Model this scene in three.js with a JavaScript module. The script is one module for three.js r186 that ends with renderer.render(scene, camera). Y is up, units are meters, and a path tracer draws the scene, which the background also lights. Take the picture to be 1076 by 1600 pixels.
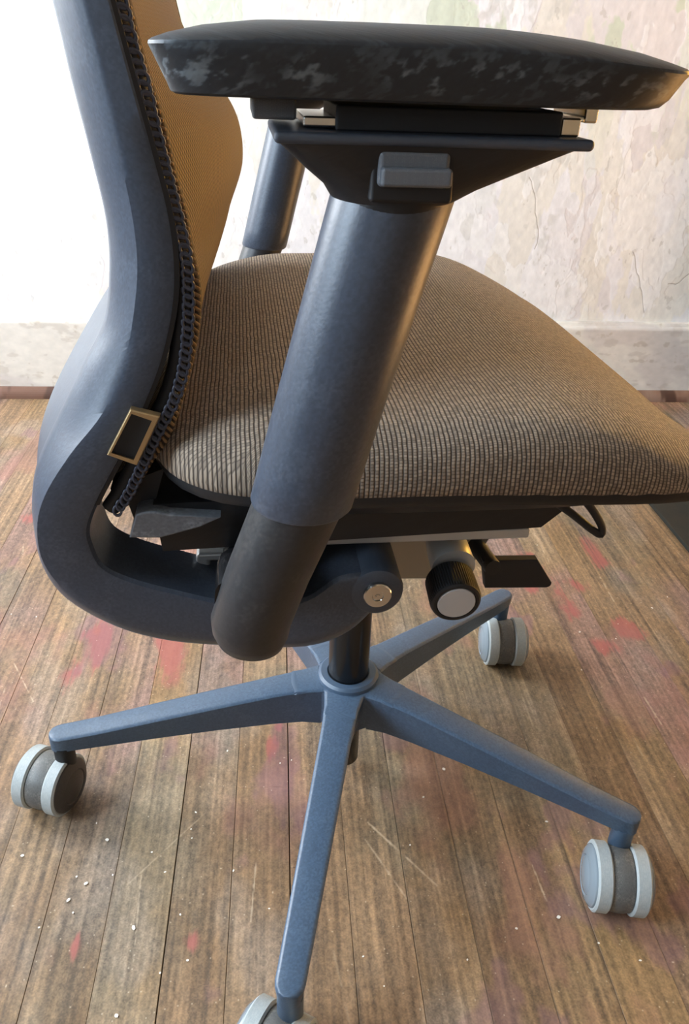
import * as THREE from 'three';
import { RectAreaLightUniformsLib } from 'three/addons/lights/RectAreaLightUniformsLib.js';
import { RoundedBoxGeometry } from 'three/addons/geometries/RoundedBoxGeometry.js';
import { mergeGeometries, toCreasedNormals as creased } from 'three/addons/utils/BufferGeometryUtils.js';

// ---------------------------------------------------------------- camera, sky, light, exposure
const scene = new THREE.Scene();
const camera = new THREE.PerspectiveCamera(66.67, 1076 / 1600, 0.02, 60);
camera.position.set(0, 0.709, 0);
camera.rotation.order = 'YXZ';
camera.rotation.set(-0.5286, -0.094, 0.0409);

scene.background = new THREE.Color(0.62, 0.8, 1.0);          // overcast-blue daylight outside the windows
scene.backgroundIntensity = 1.0;

RectAreaLightUniformsLib.init();
const renderer = new THREE.WebGLRenderer({ antialias: true });
renderer.toneMapping = THREE.LinearToneMapping;
renderer.toneMappingExposure = 0.8;
renderer.shadowMap.enabled = true;

const sun = new THREE.DirectionalLight(new THREE.Color(1.0, 0.78, 0.4), 250);     // falls steeply through an unseen right-hand window onto the boards beyond the right edge, for a warm bounce
sun.position.set(2.85, 2.7, -0.75); sun.target.position.set(1.55, 0, -0.95); sun.castShadow = true; sun.shadow.radius = 2;
Object.assign(sun.shadow.camera, { left: -3, right: 3, top: 3, bottom: -3, near: 0.1, far: 8 }); sun.shadow.mapSize.set(2048, 2048);
scene.add(sun, sun.target);
function unseenWindowLight(color, intensity, w, h, pos, look) {
  const l = new THREE.RectAreaLight(color, intensity, w, h);
  l.position.set(...pos); l.lookAt(...look); scene.add(l); return l;
}
// the room is x -1.6..2.2, y 0..2.6, z -1.771..2.2; every light stands in an unseen window opening, placed by what it lights
unseenWindowLight(new THREE.Color(0.88, 0.94, 1.0), 37, 0.7, 1.25, [-1.58, 1.4, -1.3], [0, 1.4, -1.3]);  // out of view on the left, placed to whiten the back wall
unseenWindowLight(new THREE.Color(0.7, 0.85, 1.0), 27, 0.8, 1.25, [-1.58, 1.4, -0.04], [0, 1.4, -0.04]);  // unseen left window, placed to light the near seat and frame bluish
unseenWindowLight(new THREE.Color(0.66, 0.82, 1.0), 1.2, 1.1, 1.25, [-0.75, 1.4, 2.18], [-0.75, 1.4, 0]);  // unseen window behind the camera, softly lights the near sides
unseenWindowLight(new THREE.Color(1.0, 0.52, 0.07), 105, 0.8, 0.36, [1.7, 0.72, -1.755], [1.7, 0.72, 0]);  // out of view, placed to turn the seat and right-facing sides golden

// ---------------------------------------------------------------- helpers
const toCreasedNormals = (g, a) => { g.scale(1000, 1000, 1000); const q = creased(g, a); q.scale(0.001, 0.001, 0.001); return q; };   // its vertex matching is coarse, so work in millimetres
let seed = 20240611;
const rnd = () => { seed = (seed * 1664525 + 1013904223) >>> 0; return seed / 4294967296; };
const V = (x, y, z) => new THREE.Vector3(x, y, z);
const lerp = (a, b, t) => a + (b - a) * t;
const clamp = (x, a = 0, b = 1) => Math.min(b, Math.max(a, x));
const sstep = (a, b, x) => { const t = clamp((x - a) / (b - a)); return t * t * (3 - 2 * t); };
const gauss = (x, m, s) => Math.exp(-(((x - m) / s) ** 2));

const used = {};
function numbered(n) { const k = used[n] = (used[n] ?? -1) + 1; return k ? n + '_' + String(k).padStart(3, '0') : n; }
function shade(o) { o.traverse((c) => { if (c.isMesh) { c.castShadow = true; c.receiveShadow = true; } }); return o; }
function obj(name, geo, mat, parent = scene, label) {
  const g = Array.isArray(geo) ? mergeGeometries(geo.map((q) => { const r = q.index ? q.toNonIndexed() : q; for (const k of Object.keys(r.attributes)) if (!['position', 'normal', 'uv'].includes(k)) r.deleteAttribute(k); return r; })) : geo;
  const m = new THREE.Mesh(g, mat); m.name = parent === scene ? numbered(name) : name; m.castShadow = m.receiveShadow = true;
  if (label) m.userData.label = label;
  parent.add(m); return m;
}
function thing(name, label, category, group) {
  const o = new THREE.Group(); o.name = numbered(name); o.userData = { label, category }; if (group) o.userData.group = group; scene.add(o); return o;
}
function part(name, parent, label) { const o = new THREE.Group(); o.name = name; if (label) o.userData.label = label; parent.add(o); return o; }
function struct(o, label) { o.userData.kind = 'structure'; if (label) o.userData.label = label; return o; }

// value noise
function hash(x, y, s) { let h = (x * 374761393 + y * 668265263 + s * 1442695041) | 0; h = Math.imul(h ^ (h >>> 13), 1274126177); return ((h ^ (h >>> 16)) >>> 0) / 4294967296; }
function noise(x, y, s = 0) {
  const xi = Math.floor(x), yi = Math.floor(y), fx = x - xi, fy = y - yi, u = fx * fx * (3 - 2 * fx), v = fy * fy * (3 - 2 * fy);
  return lerp(lerp(hash(xi, yi, s), hash(xi + 1, yi, s), u), lerp(hash(xi, yi + 1, s), hash(xi + 1, yi + 1, s), u), v);
}
function fbm(x, y, s = 0, o = 4) { let a = 0.5, t = 0, n = 0; for (let i = 0; i < o; i++) { t += a * noise(x, y, s + i); n += a; a *= 0.5; x *= 2.03; y *= 2.03; } return t / n; }
// texture from f(u, v) -> [r, g, b] in 0..255 (or one number)
function tex(w, h, f, srgb, wrap = THREE.RepeatWrapping) {
  const d = new Uint8Array(w * h * 4);
  for (let j = 0; j < h; j++) for (let i = 0; i < w; i++) {
    const c = f((i + 0.5) / w, (j + 0.5) / h), k = (j * w + i) * 4;
    if (typeof c === 'number') d[k] = d[k + 1] = d[k + 2] = clamp(c, 0, 255); else { d[k] = clamp(c[0], 0, 255); d[k + 1] = clamp(c[1], 0, 255); d[k + 2] = clamp(c[2], 0, 255); }
    d[k + 3] = 255;
  }
  const t = new THREE.DataTexture(d, w, h); t.wrapS = t.wrapT = wrap; t.magFilter = THREE.LinearFilter; t.minFilter = THREE.LinearMipmapLinearFilter; t.generateMipmaps = true;
  if (srgb) t.colorSpace = THREE.SRGBColorSpace;
  t.needsUpdate = true; return t;
}
const mix3 = (a, b, t) => { a[0] += (b[0] - a[0]) * t; a[1] += (b[1] - a[1]) * t; a[2] += (b[2] - a[2]) * t; return a; };

// loft: rings of [x, y, z] with equal counts; closed around; caps at both ends; uv in metres
function loft(rings, { crease = 0.7, cap0 = true, cap1 = true } = {}) {
  const n = rings[0].length, P = [], U = [], I = [];
  let v = 0; const mid = rings.map((r) => r.reduce((a, p) => a.add(V(...p)), V(0, 0, 0)).multiplyScalar(1 / n));
  rings.forEach((r, j) => {
    if (j) v += mid[j].distanceTo(mid[j - 1]);
    let u = 0;
    for (let i = 0; i <= n; i++) { const p = r[i % n]; if (i) u += V(...p).distanceTo(V(...r[i - 1])); P.push(...p); U.push(u, v); }
  });
  const m = n + 1;
  for (let j = 0; j + 1 < rings.length; j++) for (let i = 0; i < n; i++) { const a = j * m + i, b = a + 1, c = a + m, d = c + 1; I.push(a, b, d, a, d, c); }
  const cap = (j, flip) => { const c = P.length / 3; P.push(mid[j].x, mid[j].y, mid[j].z); U.push(0, 0); for (let i = 0; i < n; i++) { const a = j * m + i; flip ? I.push(c, a + 1, a) : I.push(c, a, a + 1); } };
  if (cap0) cap(0, true); if (cap1) cap(rings.length - 1, false);
  const g = new THREE.BufferGeometry(); g.setAttribute('position', new THREE.Float32BufferAttribute(P, 3)); g.setAttribute('uv', new THREE.Float32BufferAttribute(U, 2)); g.setIndex(I);
  return toCreasedNormals(orient(g), crease);
}
// turn all faces outwards when the signed volume is negative
function orient(g) {
  const p = g.attributes.position, ix = g.index.array; let vol = 0; const a = V(), b = V(), c = V();
  for (let i = 0; i < ix.length; i += 3) { a.fromBufferAttribute(p, ix[i]); b.fromBufferAttribute(p, ix[i + 1]); c.fromBufferAttribute(p, ix[i + 2]); vol += a.dot(b.cross(c)); }
  if (vol < 0) for (let i = 0; i < ix.length; i += 3) { const t = ix[i + 1]; ix[i + 1] = ix[i + 2]; ix[i + 2] = t; }
  return g;
}
// open surface f(s, t) -> [x, y, z, u, v]
function sheet(ns, nt, f) {
  const P = [], U = [], I = [];
  for (let j = 0; j <= nt; j++) for (let i = 0; i <= ns; i++) { const q = f(i / ns, j / nt); P.push(q[0], q[1], q[2]); U.push(q[3], q[4]); }
  for (let j = 0; j < nt; j++) for (let i = 0; i < ns; i++) { const a = j * (ns + 1) + i, b = a + 1, c = a + ns + 1, d = c + 1; I.push(a, b, d, a, d, c); }
  const g = new THREE.BufferGeometry(); g.setAttribute('position', new THREE.Float32BufferAttribute(P, 3)); g.setAttribute('uv', new THREE.Float32BufferAttribute(U, 2)); g.setIndex(I); g.computeVertexNormals(); return g;
}
function rbox(x0, x1, y0, y1, z0, z1, r = 0.002, seg = 2) { const g = new RoundedBoxGeometry(x1 - x0, y1 - y0, z1 - z0, seg, Math.min(r, (x1 - x0) / 2.01, (y1 - y0) / 2.01, (z1 - z0) / 2.01)); g.translate((x0 + x1) / 2, (y0 + y1) / 2, (z0 + z1) / 2); return g; }
function lathe(pts, seg = 48, crease = 0.6) { return toCreasedNormals(new THREE.LatheGeometry(pts.map(([r, y]) => new THREE.Vector2(r, y)), seg), crease); }
function along(g, axis, pos) { g.applyQuaternion(new THREE.Quaternion().setFromUnitVectors(V(0, 1, 0), V(...axis).normalize())); g.translate(...pos); return g; }
function tube(pts, r, seg = 40, rad = 10, closed = false) { return new THREE.TubeGeometry(new THREE.CatmullRomCurve3(pts.map((p) => V(...p)), closed), seg, r, rad, closed); }
// catmull-rom through an array of number arrays
function spline(a, per) {
  const out = [], n = a.length;
  for (let i = 0; i + 1 < n; i++) for (let k = 0; k < per; k++) {
    const t = k / per, p0 = a[Math.max(0, i - 1)], p1 = a[i], p2 = a[i + 1], p3 = a[Math.min(n - 1, i + 2)];
    out.push(p1.map((_, c) => 0.5 * (2 * p1[c] + (p2[c] - p0[c]) * t + (2 * p0[c] - 5 * p1[c] + 4 * p2[c] - p3[c]) * t * t + (3 * p1[c] - p0[c] - 3 * p2[c] + p3[c]) * t * t * t)));
  }
  out.push(a[n - 1].slice()); return out;
}
const mirrorZ = (g) => { const q = g.clone(); q.scale(1, 1, -1); if (q.index) { const a = q.index.array; for (let i = 0; i < a.length; i += 3) { const t = a[i]; a[i] = a[i + 1]; a[i + 1] = t; } } else { for (const k of Object.keys(q.attributes)) { const at = q.attributes[k], s = at.itemSize; for (let i = 0; i < at.count; i += 3) for (let c = 0; c < s; c++) { const t = at.array[i * s + c]; at.array[i * s + c] = at.array[(i + 1) * s + c]; at.array[(i + 1) * s + c] = t; } } } return q; };

// ---------------------------------------------------------------- materials
const STRIP = 0.0575, STRIP0 = 0.006;
// worn strip floor: bare tan wood, remains of red paint, grey-green dirt, scratches; the map covers x -1.05..1.15, z -1.78..-0.1
const FX0 = -1.05, FX1 = 1.15, FZ0 = -1.78, FZ1 = -0.1;
const redSpots = [[-0.254, -0.849, 0.02, 0.07], [-0.271, -0.8, 0.016, 0.06], [-0.013, -0.661, 0.014, 0.035], [-0.005, -0.69, 0.008, 0.012], [-0.087, -0.425, 0.014, 0.02], [-0.191, -0.428, 0.009, 0.02], [-0.156, -0.86, 0.03, 0.07], [0.438, -0.924, 0.022, 0.05], [0.46, -0.83, 0.025, 0.04], [0.4, -1.02, 0.03, 0.05], [0.53, -1.06, 0.02, 0.05], [0.5, -0.87, 0.03, 0.03], [-0.38, -1.3, 0.03, 0.05], [-0.42, -1.2, 0.03, 0.03], [0.39, -0.98, 0.02, 0.025], [0.47, -0.97, 0.02, 0.03], [0.66, -0.92, 0.02, 0.05]];
const scratches = []; for (let i = 0; i < 150; i++) { const x = lerp(FX0, FX1, rnd()), z = lerp(FZ0, FZ1, rnd()), a = Math.PI / 2 + (rnd() - 0.5) * (i % 3 ? 0.25 : 1.6), l = 0.02 + rnd() * 0.09; scratches.push([x, z, Math.cos(a), Math.sin(a), l, 0.0006 + rnd() * 0.0007, 0.25 + rnd() * 0.5]); }
scratches.push([0.09, -0.55, 0.62, 0.78, 0.1, 0.0012, 0.8], [0.085, -0.53, 0.45, 0.9, 0.08, 0.001, 0.6]);
const scratchGrid = new Map();
for (const s of scratches) { const n = Math.ceil(s[4] / 0.01); for (let k = -1; k <= n + 1; k++) { const gx = Math.floor((s[0] + s[2] * s[4] * k / n) / 0.02), gz = Math.floor((s[1] + s[3] * s[4] * k / n) / 0.02); for (let a = -1; a < 2; a++) for (let b = -1; b < 2; b++) { const key = (gx + a) * 1000 + gz + b; let l = scratchGrid.get(key); if (!l) scratchGrid.set(key, l = new Set()); l.add(s); } } }
const floorMap = tex(2048, 1600, (u, v) => {
  const x = lerp(FX0, FX1, u), z = lerp(FZ0, FZ1, v), k = Math.floor((x - STRIP0) / STRIP), tone = hash(k, 3, 7), fx = (x - STRIP0) / STRIP - k;
  const c = [168, 135, 102];
  mix3(c, [152, 120, 80], sstep(0.35, 0.75, fbm(x * 3.1 + 9, z * 2.2, 11, 3) * 0.75 + 0.25 * tone + 0.12 * sstep(0, 0.4, x)));        // golden tone, more of it towards the right
  mix3(c, [182, 158, 132], 0.6 * sstep(0.5, 0.75, fbm(x * 5 + tone * 9, z * 3.3, 21, 4)));                                   // pale scrubbed wood
  mix3(c, [166, 130, 120], 0.7 * sstep(0.5, 0.68, fbm(x * 4 + 3, z * 3 + tone * 2, 31, 4) + 0.1 * gauss(x, 0.48, 0.25) * gauss(z, -0.93, 0.25)));      // pinkish paint film
  mix3(c, [134, 120, 96], 0.6 * sstep(0.56, 0.74, fbm(x * 7 + 5, z * 5, 41, 5) + 0.08 * gauss(x, -0.37, 0.12) * gauss(z, -0.9, 0.12)));         // grey-green grime
  mix3(c, [134, 102, 68], 0.55 * sstep(0.56, 0.72, fbm(x * 9, z * 6 + tone * 3, 51, 5)));                                     // dark old varnish
  mix3(c, [168, 154, 144], 0.35 * sstep(0.58, 0.75, fbm(x * 11 + 2, z * 7, 57, 4)));                                          // whitish plaster dust
  const g1 = fbm(x * 420 + tone * 40, z * 9, 61, 3), g2 = fbm(x * 160, z * 4 + tone * 7, 71, 3), g3 = 0.6 * fbm(x * 330 + 40 * tone, z * 190, 81, 3) + 0.4 * hash(Math.floor(x * 931), Math.floor(z * 952), 83);
  const m = 0.82 + (g1 - 0.5) * 0.34 + (g2 - 0.5) * 0.34 + (g3 - 0.5) * 0.5 + (tone - 0.5) * 0.1;
  c[0] *= m; c[1] *= m; c[2] *= m;
  let r = 0; for (const [sx, sz, rx, rz] of redSpots) { const d = Math.hypot((x - sx) / rx, (z - sz) / rz); if (d < 2) r = Math.max(r, 1 - d * 0.62); }
  const rn = fbm(x * 34, z * 18, 91, 4) * 0.75 + 0.25 * g1;
  mix3(c, [160, 86, 78], 0.78 * sstep(0.5, 0.64, r * 0.42 + rn * 0.66) * clamp(r * 4));
  mix3(c, [156, 104, 94], 0.35 * sstep(0.6, 0.74, fbm(x * 12 + 7, z * 7, 95, 5)));
  mix3(c, [128, 90, 100], 0.4 * sstep(0.66, 0.74, fbm(x * 15, z * 9 + 4, 97, 4)));
  const set = scratchGrid.get(Math.floor(x / 0.02) * 1000 + Math.floor(z / 0.02));
  if (set) for (const s of set) { const dx = x - s[0], dz = z - s[1], t = dx * s[2] + dz * s[3], d = Math.abs(dx * s[3] - dz * s[2]) + (noise(t * 200, s[0] * 99) - 0.5) * 0.001; if (t > 0 && t < s[4] && d < s[5]) mix3(c, [205, 182, 152], s[6] * (1 - d / s[5] * 0.5) * sstep(0.25, 0.6, noise(t * 130, s[1] * 50, 4) + 0.15)); }
  const e = Math.min(fx, 1 - fx) * STRIP; mix3(c, [96, 74, 54], 0.3 * sstep(0.35, 0.65, fbm(z * 9, k * 3.1, 77, 3)) * (1 - sstep(0.0004, 0.002, e + (g2 - 0.5) * 0.002)));      // dirt packed along the joints
  const sp = hash(Math.floor(x * 900), Math.floor(z * 900), 5); if (sp > 0.9985) mix3(c, [222, 206, 180], 0.7);
  return c;
}, true, THREE.MirroredRepeatWrapping);
const floorBump = tex(1024, 1024, (u, v) => 128 + (fbm(u * 128, v * 8, 3, 4) - 0.5) * 150 + (fbm(u * 60, v * 60, 5, 3) - 0.5) * 90, false);
floorBump.repeat.set(3, 3);
const floorRough = tex(512, 512, (u, v) => 255 * (0.5 + 0.3 * fbm(u * 24, v * 16, 15, 4)), false); floorRough.repeat.set(2, 2);
const woodM = new THREE.MeshStandardMaterial({ name: 'worn_wood', map: floorMap, bumpMap: floorBump, bumpScale: 0.0007, roughnessMap: floorRough, roughness: 1 });
const gapM = new THREE.MeshStandardMaterial({ name: 'dark_gap', color: '#2a2018', roughness: 1 });

// old plaster: layers of white, green, cream and pinkish grey distemper; the map covers 2.2 m by 0.9 m
const cracks = []; for (let i = 0; i < 7; i++) { let x = [1.86, 1.62, 2.1, 1.2, 2.0, -0.5, 1.78][i], y = [0.46, 0.35, 0.3, 0.5, 0.78, 0.36, 0.28][i], a = [-1.2, -0.6, -1.3, -1, -2.6, -1.1, 0.1][i]; const p = [[x, y]]; for (let k = 0; k < 12; k++) { a += (rnd() - 0.5) * 0.9; x += Math.cos(a) * 0.014; y += Math.sin(a) * 0.014; p.push([x, y]); } cracks.push(p); }
function crackAt(x, y) { let b = 1; for (const p of cracks) { if (Math.abs(x - p[6][0]) > 0.16 || Math.abs(y - p[6][1]) > 0.16) continue; for (let i = 0; i + 1 < p.length; i++) { const [ax, ay] = p[i], [bx, by] = p[i + 1], dx = bx - ax, dy = by - ay, t = clamp(((x - ax) * dx + (y - ay) * dy) / (dx * dx + dy * dy)); b = Math.min(b, Math.hypot(x - ax - dx * t, y - ay - dy * t)); } } return b; }
const peel = (x, y) => fbm(x * 5.5 + 2 * fbm(x * 14, y * 9, 8, 3), y * 4 + 1.2 * fbm(x * 9, y * 14, 9, 3), 2, 5);
const wallMap = tex(2048, 1024, (u, v) => {
  const x = u * 2.2, y = v * 0.9, c = [240, 238, 238], p = peel(x, y), q = fbm(x * 7 + 4, y * 4.5 + 2, 12, 5), e = fbm(x * 60, y * 60, 14, 3);
  const top = sstep(0.42, 0.8, y);
  mix3(c, [224, 217, 214], 0.6 * sstep(0.54, 0.57, p + (e - 0.5) * 0.08 + 0.03 * sstep(1.2, 2, x)));
  mix3(c, [208, 216, 194], (0.1 + 0.75 * top) * sstep(0.53, 0.57, q + (e - 0.5) * 0.1 + 0.07 * top - 0.02));
  mix3(c, [236, 231, 216], 0.6 * sstep(0.58, 0.61, fbm(x * 6 + 11, y * 3.2, 16, 5) + (e - 0.5) * 0.06));
  mix3(c, [247, 246, 244], 0.6 * sstep(0.56, 0.575, fbm(x * 6.5, y * 5 + 8, 18, 5) + (e - 0.5) * 0.07));
  mix3(c, [206, 204, 196], 0.4 * sstep(0.6, 0.68, fbm(x * 22, y * 20, 22, 4)) * sstep(0.45, 0.6, fbm(x * 5, y * 5, 24, 3)));
  mix3(c, [178, 172, 160], 0.3 * sstep(0.75, 0.8, fbm(x * 45, y * 40, 26, 4)));
  const k = crackAt(x, y); mix3(c, [150, 140, 126], 0.6 * (1 - sstep(0.0006, 0.0017, k)));
  const m = 1 + (e - 0.5) * 0.09; return [c[0] * m, c[1] * m, c[2] * m];
}, true, THREE.MirroredRepeatWrapping);
const wallBump = tex(1024, 512, (u, v) => { const x = u * 2.2, y = v * 0.9, p = peel(x, y), e = fbm(x * 60, y * 60, 14, 3); return 120 - 60 * sstep(0.54, 0.57, p + (e - 0.5) * 0.08) + 50 * sstep(0.56, 0.575, fbm(x * 6.5, y * 5 + 8, 18, 5) + (e - 0.5) * 0.07) + (fbm(x * 90, y * 90, 30, 3) - 0.5) * 60 - 60 * (1 - sstep(0.0006, 0.003, crackAt(x, y))); }, false, THREE.MirroredRepeatWrapping);
const plasterM = new THREE.MeshStandardMaterial({ name: 'peeling_plaster', map: wallMap, bumpMap: wallBump, bumpScale: 0.0012, roughness: 0.9 });
const baseMap = tex(1024, 128, (u, v) => { const x = u * 2.2, y = v * 0.2, c = [226, 220, 210], q = fbm(x * 8, y * 12, 33, 4), e = fbm(x * 70, y * 110, 35, 3); mix3(c, [208, 200, 194], 0.7 * sstep(0.5, 0.62, q)); mix3(c, [196, 186, 174], 0.45 * sstep(0.62, 0.7, fbm(x * 26, y * 60, 37, 4))); mix3(c, [170, 155, 135], 0.35 * sstep(0.72, 0.78, fbm(x * 40, y * 50, 39, 4))); const m = 1 + (e - 0.5) * 0.08; return [c[0] * m, c[1] * m, c[2] * m]; }, true, THREE.MirroredRepeatWrapping);
const baseM = new THREE.MeshStandardMaterial({ name: 'old_painted_board', map: baseMap, roughness: 0.7 });
const shoeMap = tex(1024, 32, (u, v) => { const x = u * 2.2, c = [112, 80, 64]; mix3(c, [160, 132, 114], 0.7 * sstep(0.5, 0.75, fbm(x * 14, v * 3, 43, 4))); mix3(c, [78, 52, 40], sstep(0.52, 0.66, fbm(x * 30, v * 2 + 9, 45, 3))); return c; }, true, THREE.MirroredRepeatWrapping);
const shoeM = new THREE.MeshStandardMaterial({ name: 'worn_brown_strip', map: shoeMap, roughness: 0.75 });
const unseenWallM = new THREE.MeshStandardMaterial({ name: 'unseen_wall_paint', color: '#8f8a80', roughness: 0.9 });  // walls and ceiling out of view, darkened to cut their bounce on the chair
const paintM = new THREE.MeshStandardMaterial({ name: 'white_paint', color: '#dcd8cf', roughness: 0.85 });

// dusty plastics: fine leathery relief, faint dust mottling; uv in metres
const leather = tex(512, 512, (u, v) => 128 + (fbm(u * 64, v * 64, 47, 3) - 0.5) * 200, false, THREE.MirroredRepeatWrapping); leather.repeat.set(12, 12);
function dusty(name, rgb, dust, amount, rough, rep = 6, thr = 0.5) {
  const m = tex(512, 512, (u, v) => { const n = fbm(u * 10, v * 10, name.length, 5), e = fbm(u * 120, v * 120, 49, 2), c = rgb.slice(); mix3(c, dust, amount * sstep(thr, thr + 0.22, n * 0.75 + e * 0.25)); const k = 1 + (e - 0.5) * 0.22; return [c[0] * k, c[1] * k, c[2] * k]; }, true, THREE.MirroredRepeatWrapping);
  m.repeat.set(rep, rep);
  return new THREE.MeshPhysicalMaterial({ name, map: m, bumpMap: leather, bumpScale: 0.00005, roughness: rough });
}
const frameM = dusty('dusty_dark_plastic', [59, 67, 80], [77, 85, 97], 0.3, 0.38);
const legM = dusty('dusty_blue_grey_nylon', [64, 82, 102], [80, 96, 114], 0.3, 0.38);  // the blue of the window light is worked into this even colour
const armM = dusty('dark_arm_plastic', [57, 64, 76], [76, 82, 92], 0.3, 0.38);
const tubeM = dusty('black_arm_tube', [42, 42, 44], [74, 71, 66], 0.3, 0.4, 5, 0.55);
const padMap = tex(1024, 128, (u, v) => { const x = u * 0.6, y = v * 0.03, c = [28, 34, 40], n = fbm(x * 260, y * 420, 65, 4), e = fbm(x * 900, y * 900, 67, 2), low = gauss(y, 0.008, 0.006); mix3(c, [118, 126, 130], 0.75 * sstep(0.48, 0.66, n * 0.85 + e * 0.15) * (0.1 + 0.6 * gauss(x, 0.27, 0.04) + 0.8 * low * sstep(0.2, 0.42, fbm(x * 30, y * 60, 69, 3)))); const k = 1 + (e - 0.5) * 0.25; return [c[0] * k, c[1] * k, c[2] * k]; }, true, THREE.MirroredRepeatWrapping);   // scuff marks round the lower edge; the grey left end also holds window light
padMap.repeat.set(1 / 0.6, 1 / 0.03);
const padM = new THREE.MeshPhysicalMaterial({ name: 'scuffed_black_rubber', map: padMap, bumpMap: leather, bumpScale: 0.00006, roughness: 0.5 });
const panM = dusty('black_seat_shell', [17, 18, 21], [36, 36, 38], 0.3, 0.5);
const greyShellM = dusty('grey_shell', [92, 94, 98], [140, 142, 146], 0.4, 0.5);
const blackM = new THREE.MeshPhysicalMaterial({ name: 'gloss_black', color: '#111214', roughness: 0.22 });
const matteBlackM = new THREE.MeshStandardMaterial({ name: 'matte_black', color: '#141417', roughness: 0.6 });
const silverM = new THREE.MeshPhysicalMaterial({ name: 'silver_paint', color: '#b4b6b6', roughness: 0.42, metalness: 0.45 });
const castM = new THREE.MeshPhysicalMaterial({ name: 'cast_aluminium', color: '#8e8a82', roughness: 0.4, metalness: 0.7 });
const steelM = new THREE.MeshPhysicalMaterial({ name: 'bare_steel', color: '#c9c6c0', roughness: 0.22, metalness: 1 });
const brassM = new THREE.MeshPhysicalMaterial({ name: 'tan_metal_rim', color: '#b39a72', roughness: 0.35, metalness: 0.8 });
const capM = new THREE.MeshPhysicalMaterial({ name: 'light_grey_cap', color: '#b9bbbf', roughness: 0.4 });
const buttonM = dusty('grey_button', [88, 92, 98], [128, 130, 132], 0.3, 0.42);
const treadM = dusty('pale_grey_tread', [158, 166, 167], [178, 182, 180], 0.6, 0.6, 10, 0.4);
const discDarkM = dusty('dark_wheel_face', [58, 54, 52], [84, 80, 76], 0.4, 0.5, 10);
const discM = new THREE.MeshPhysicalMaterial({ name: 'smoky_wheel_face', color: '#7c8890', roughness: 0.25, clearcoat: 0.5, clearcoatRoughness: 0.2 });
const hoodM = dusty('grey_caster_hood', [92, 92, 90], [130, 126, 118], 0.5, 0.5, 10);
const lacingM = new THREE.MeshPhysicalMaterial({ name: 'dark_lacing', color: '#383c4a', roughness: 0.32 });
const stitchM = new THREE.MeshStandardMaterial({ name: 'brown_stitch', color: '#80603a', roughness: 0.6 });
const edgeM = new THREE.MeshStandardMaterial({ name: 'dark_brown_edge', color: '#3a2c1e', roughness: 0.8 });
const amberM = new THREE.MeshPhysicalMaterial({ name: 'polished_slide', color: '#d8d2c4', roughness: 0.12, metalness: 1 });
const flakeM = new THREE.MeshStandardMaterial({ name: 'paint_chip', color: '#e6dfd2', roughness: 0.8 });

// seat knit: ribs every 3.3 mm across u, short cross threads along v; one tile is 0.132 m
const knitF = (u, v) => {
  const x = u * 40 + 0.35 * (fbm(u * 8, v * 10, 53, 3) - 0.5), k = Math.floor(x), fx = x - k, kk = ((k % 40) + 40) % 40;
  const y = v * 52 + 0.5 * hash(kk, 1, 3) + 0.3 * (noise(u * 20, v * 20, 4) - 0.5), r = Math.floor(y), fy = y - r;
  const rib = sstep(0.02, 0.3, fx) * (1 - sstep(0.72, 0.98, fx)), th = 0.55 + 0.45 * sstep(0.0, 0.25, fy) * (1 - sstep(0.75, 1, fy));
  return rib * th * (0.68 + 0.5 * hash(kk, ((r % 52) + 52) % 52, 9));
};
const seatMap = tex(1024, 1024, (u, v) => { const h = knitF(u, v), c = [60, 50, 42]; return mix3(c, [158, 141, 122], clamp(h * 0.95)); }, true);
const seatBump = tex(1024, 1024, (u, v) => 255 * clamp(knitF(u, v)), false);
for (const t of [seatMap, seatBump]) t.repeat.set(1 / 0.108, 1 / 0.108);
const seatM = new THREE.MeshPhysicalMaterial({ name: 'grey_brown_knit', map: seatMap, bumpMap: seatBump, bumpScale: 0.0005, roughness: 0.85, sheen: 0.5, sheenColor: new THREE.Color(0.5, 0.45, 0.4), sheenRoughness: 0.5 });
// back mesh: fine diagonal net, tile 0.06 m
const netF = (u, v) => { const a = Math.sin((u * 22 + v * 14) * Math.PI * 2), b = Math.sin((u * 22 - v * 14) * Math.PI * 2); return 0.5 + 0.3 * a + 0.2 * b; };
const netMap = tex(512, 512, (u, v) => mix3([46, 34, 20], [116, 92, 56], clamp(netF(u, v) * 1.05 + (hash(Math.floor(u * 128), Math.floor(v * 128), 3) - 0.5) * 0.2)), true);
const netBump = tex(512, 512, (u, v) => 255 * clamp(netF(u, v)), false);
for (const t of [netMap, netBump]) t.repeat.set(1 / 0.06, 1 / 0.06);
const netM = new THREE.MeshPhysicalMaterial({ name: 'brown_net', map: netMap, bumpMap: netBump, bumpScale: 0.0005, roughness: 0.75, side: THREE.DoubleSide });

// ---------------------------------------------------------------- room shell
const X0 = -1.6, X1 = 2.2, Z0 = -1.771, Z1 = 2.2, HT = 2.6, TH = 0.15;
function uvMetres(g, f) { const p = g.attributes.position, u = g.attributes.uv; for (let i = 0; i < p.count; i++) { const q = f(p.getX(i), p.getY(i), p.getZ(i)); u.setXY(i, q[0], q[1]); } return g; }
const wallBox = (x0, x1, y0, y1, z0, z1) => { const g = new THREE.BoxGeometry(x1 - x0, y1 - y0, z1 - z0); g.translate((x0 + x1) / 2, (y0 + y1) / 2, (z0 + z1) / 2); return g; };
const wallUV = (g) => uvMetres(g, (x, y, z) => [(x + 1.1) / 2.2 + (Math.abs(x) > 1.59 ? z / 2.2 : 0), (y + 0.0) / 0.9]);

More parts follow.
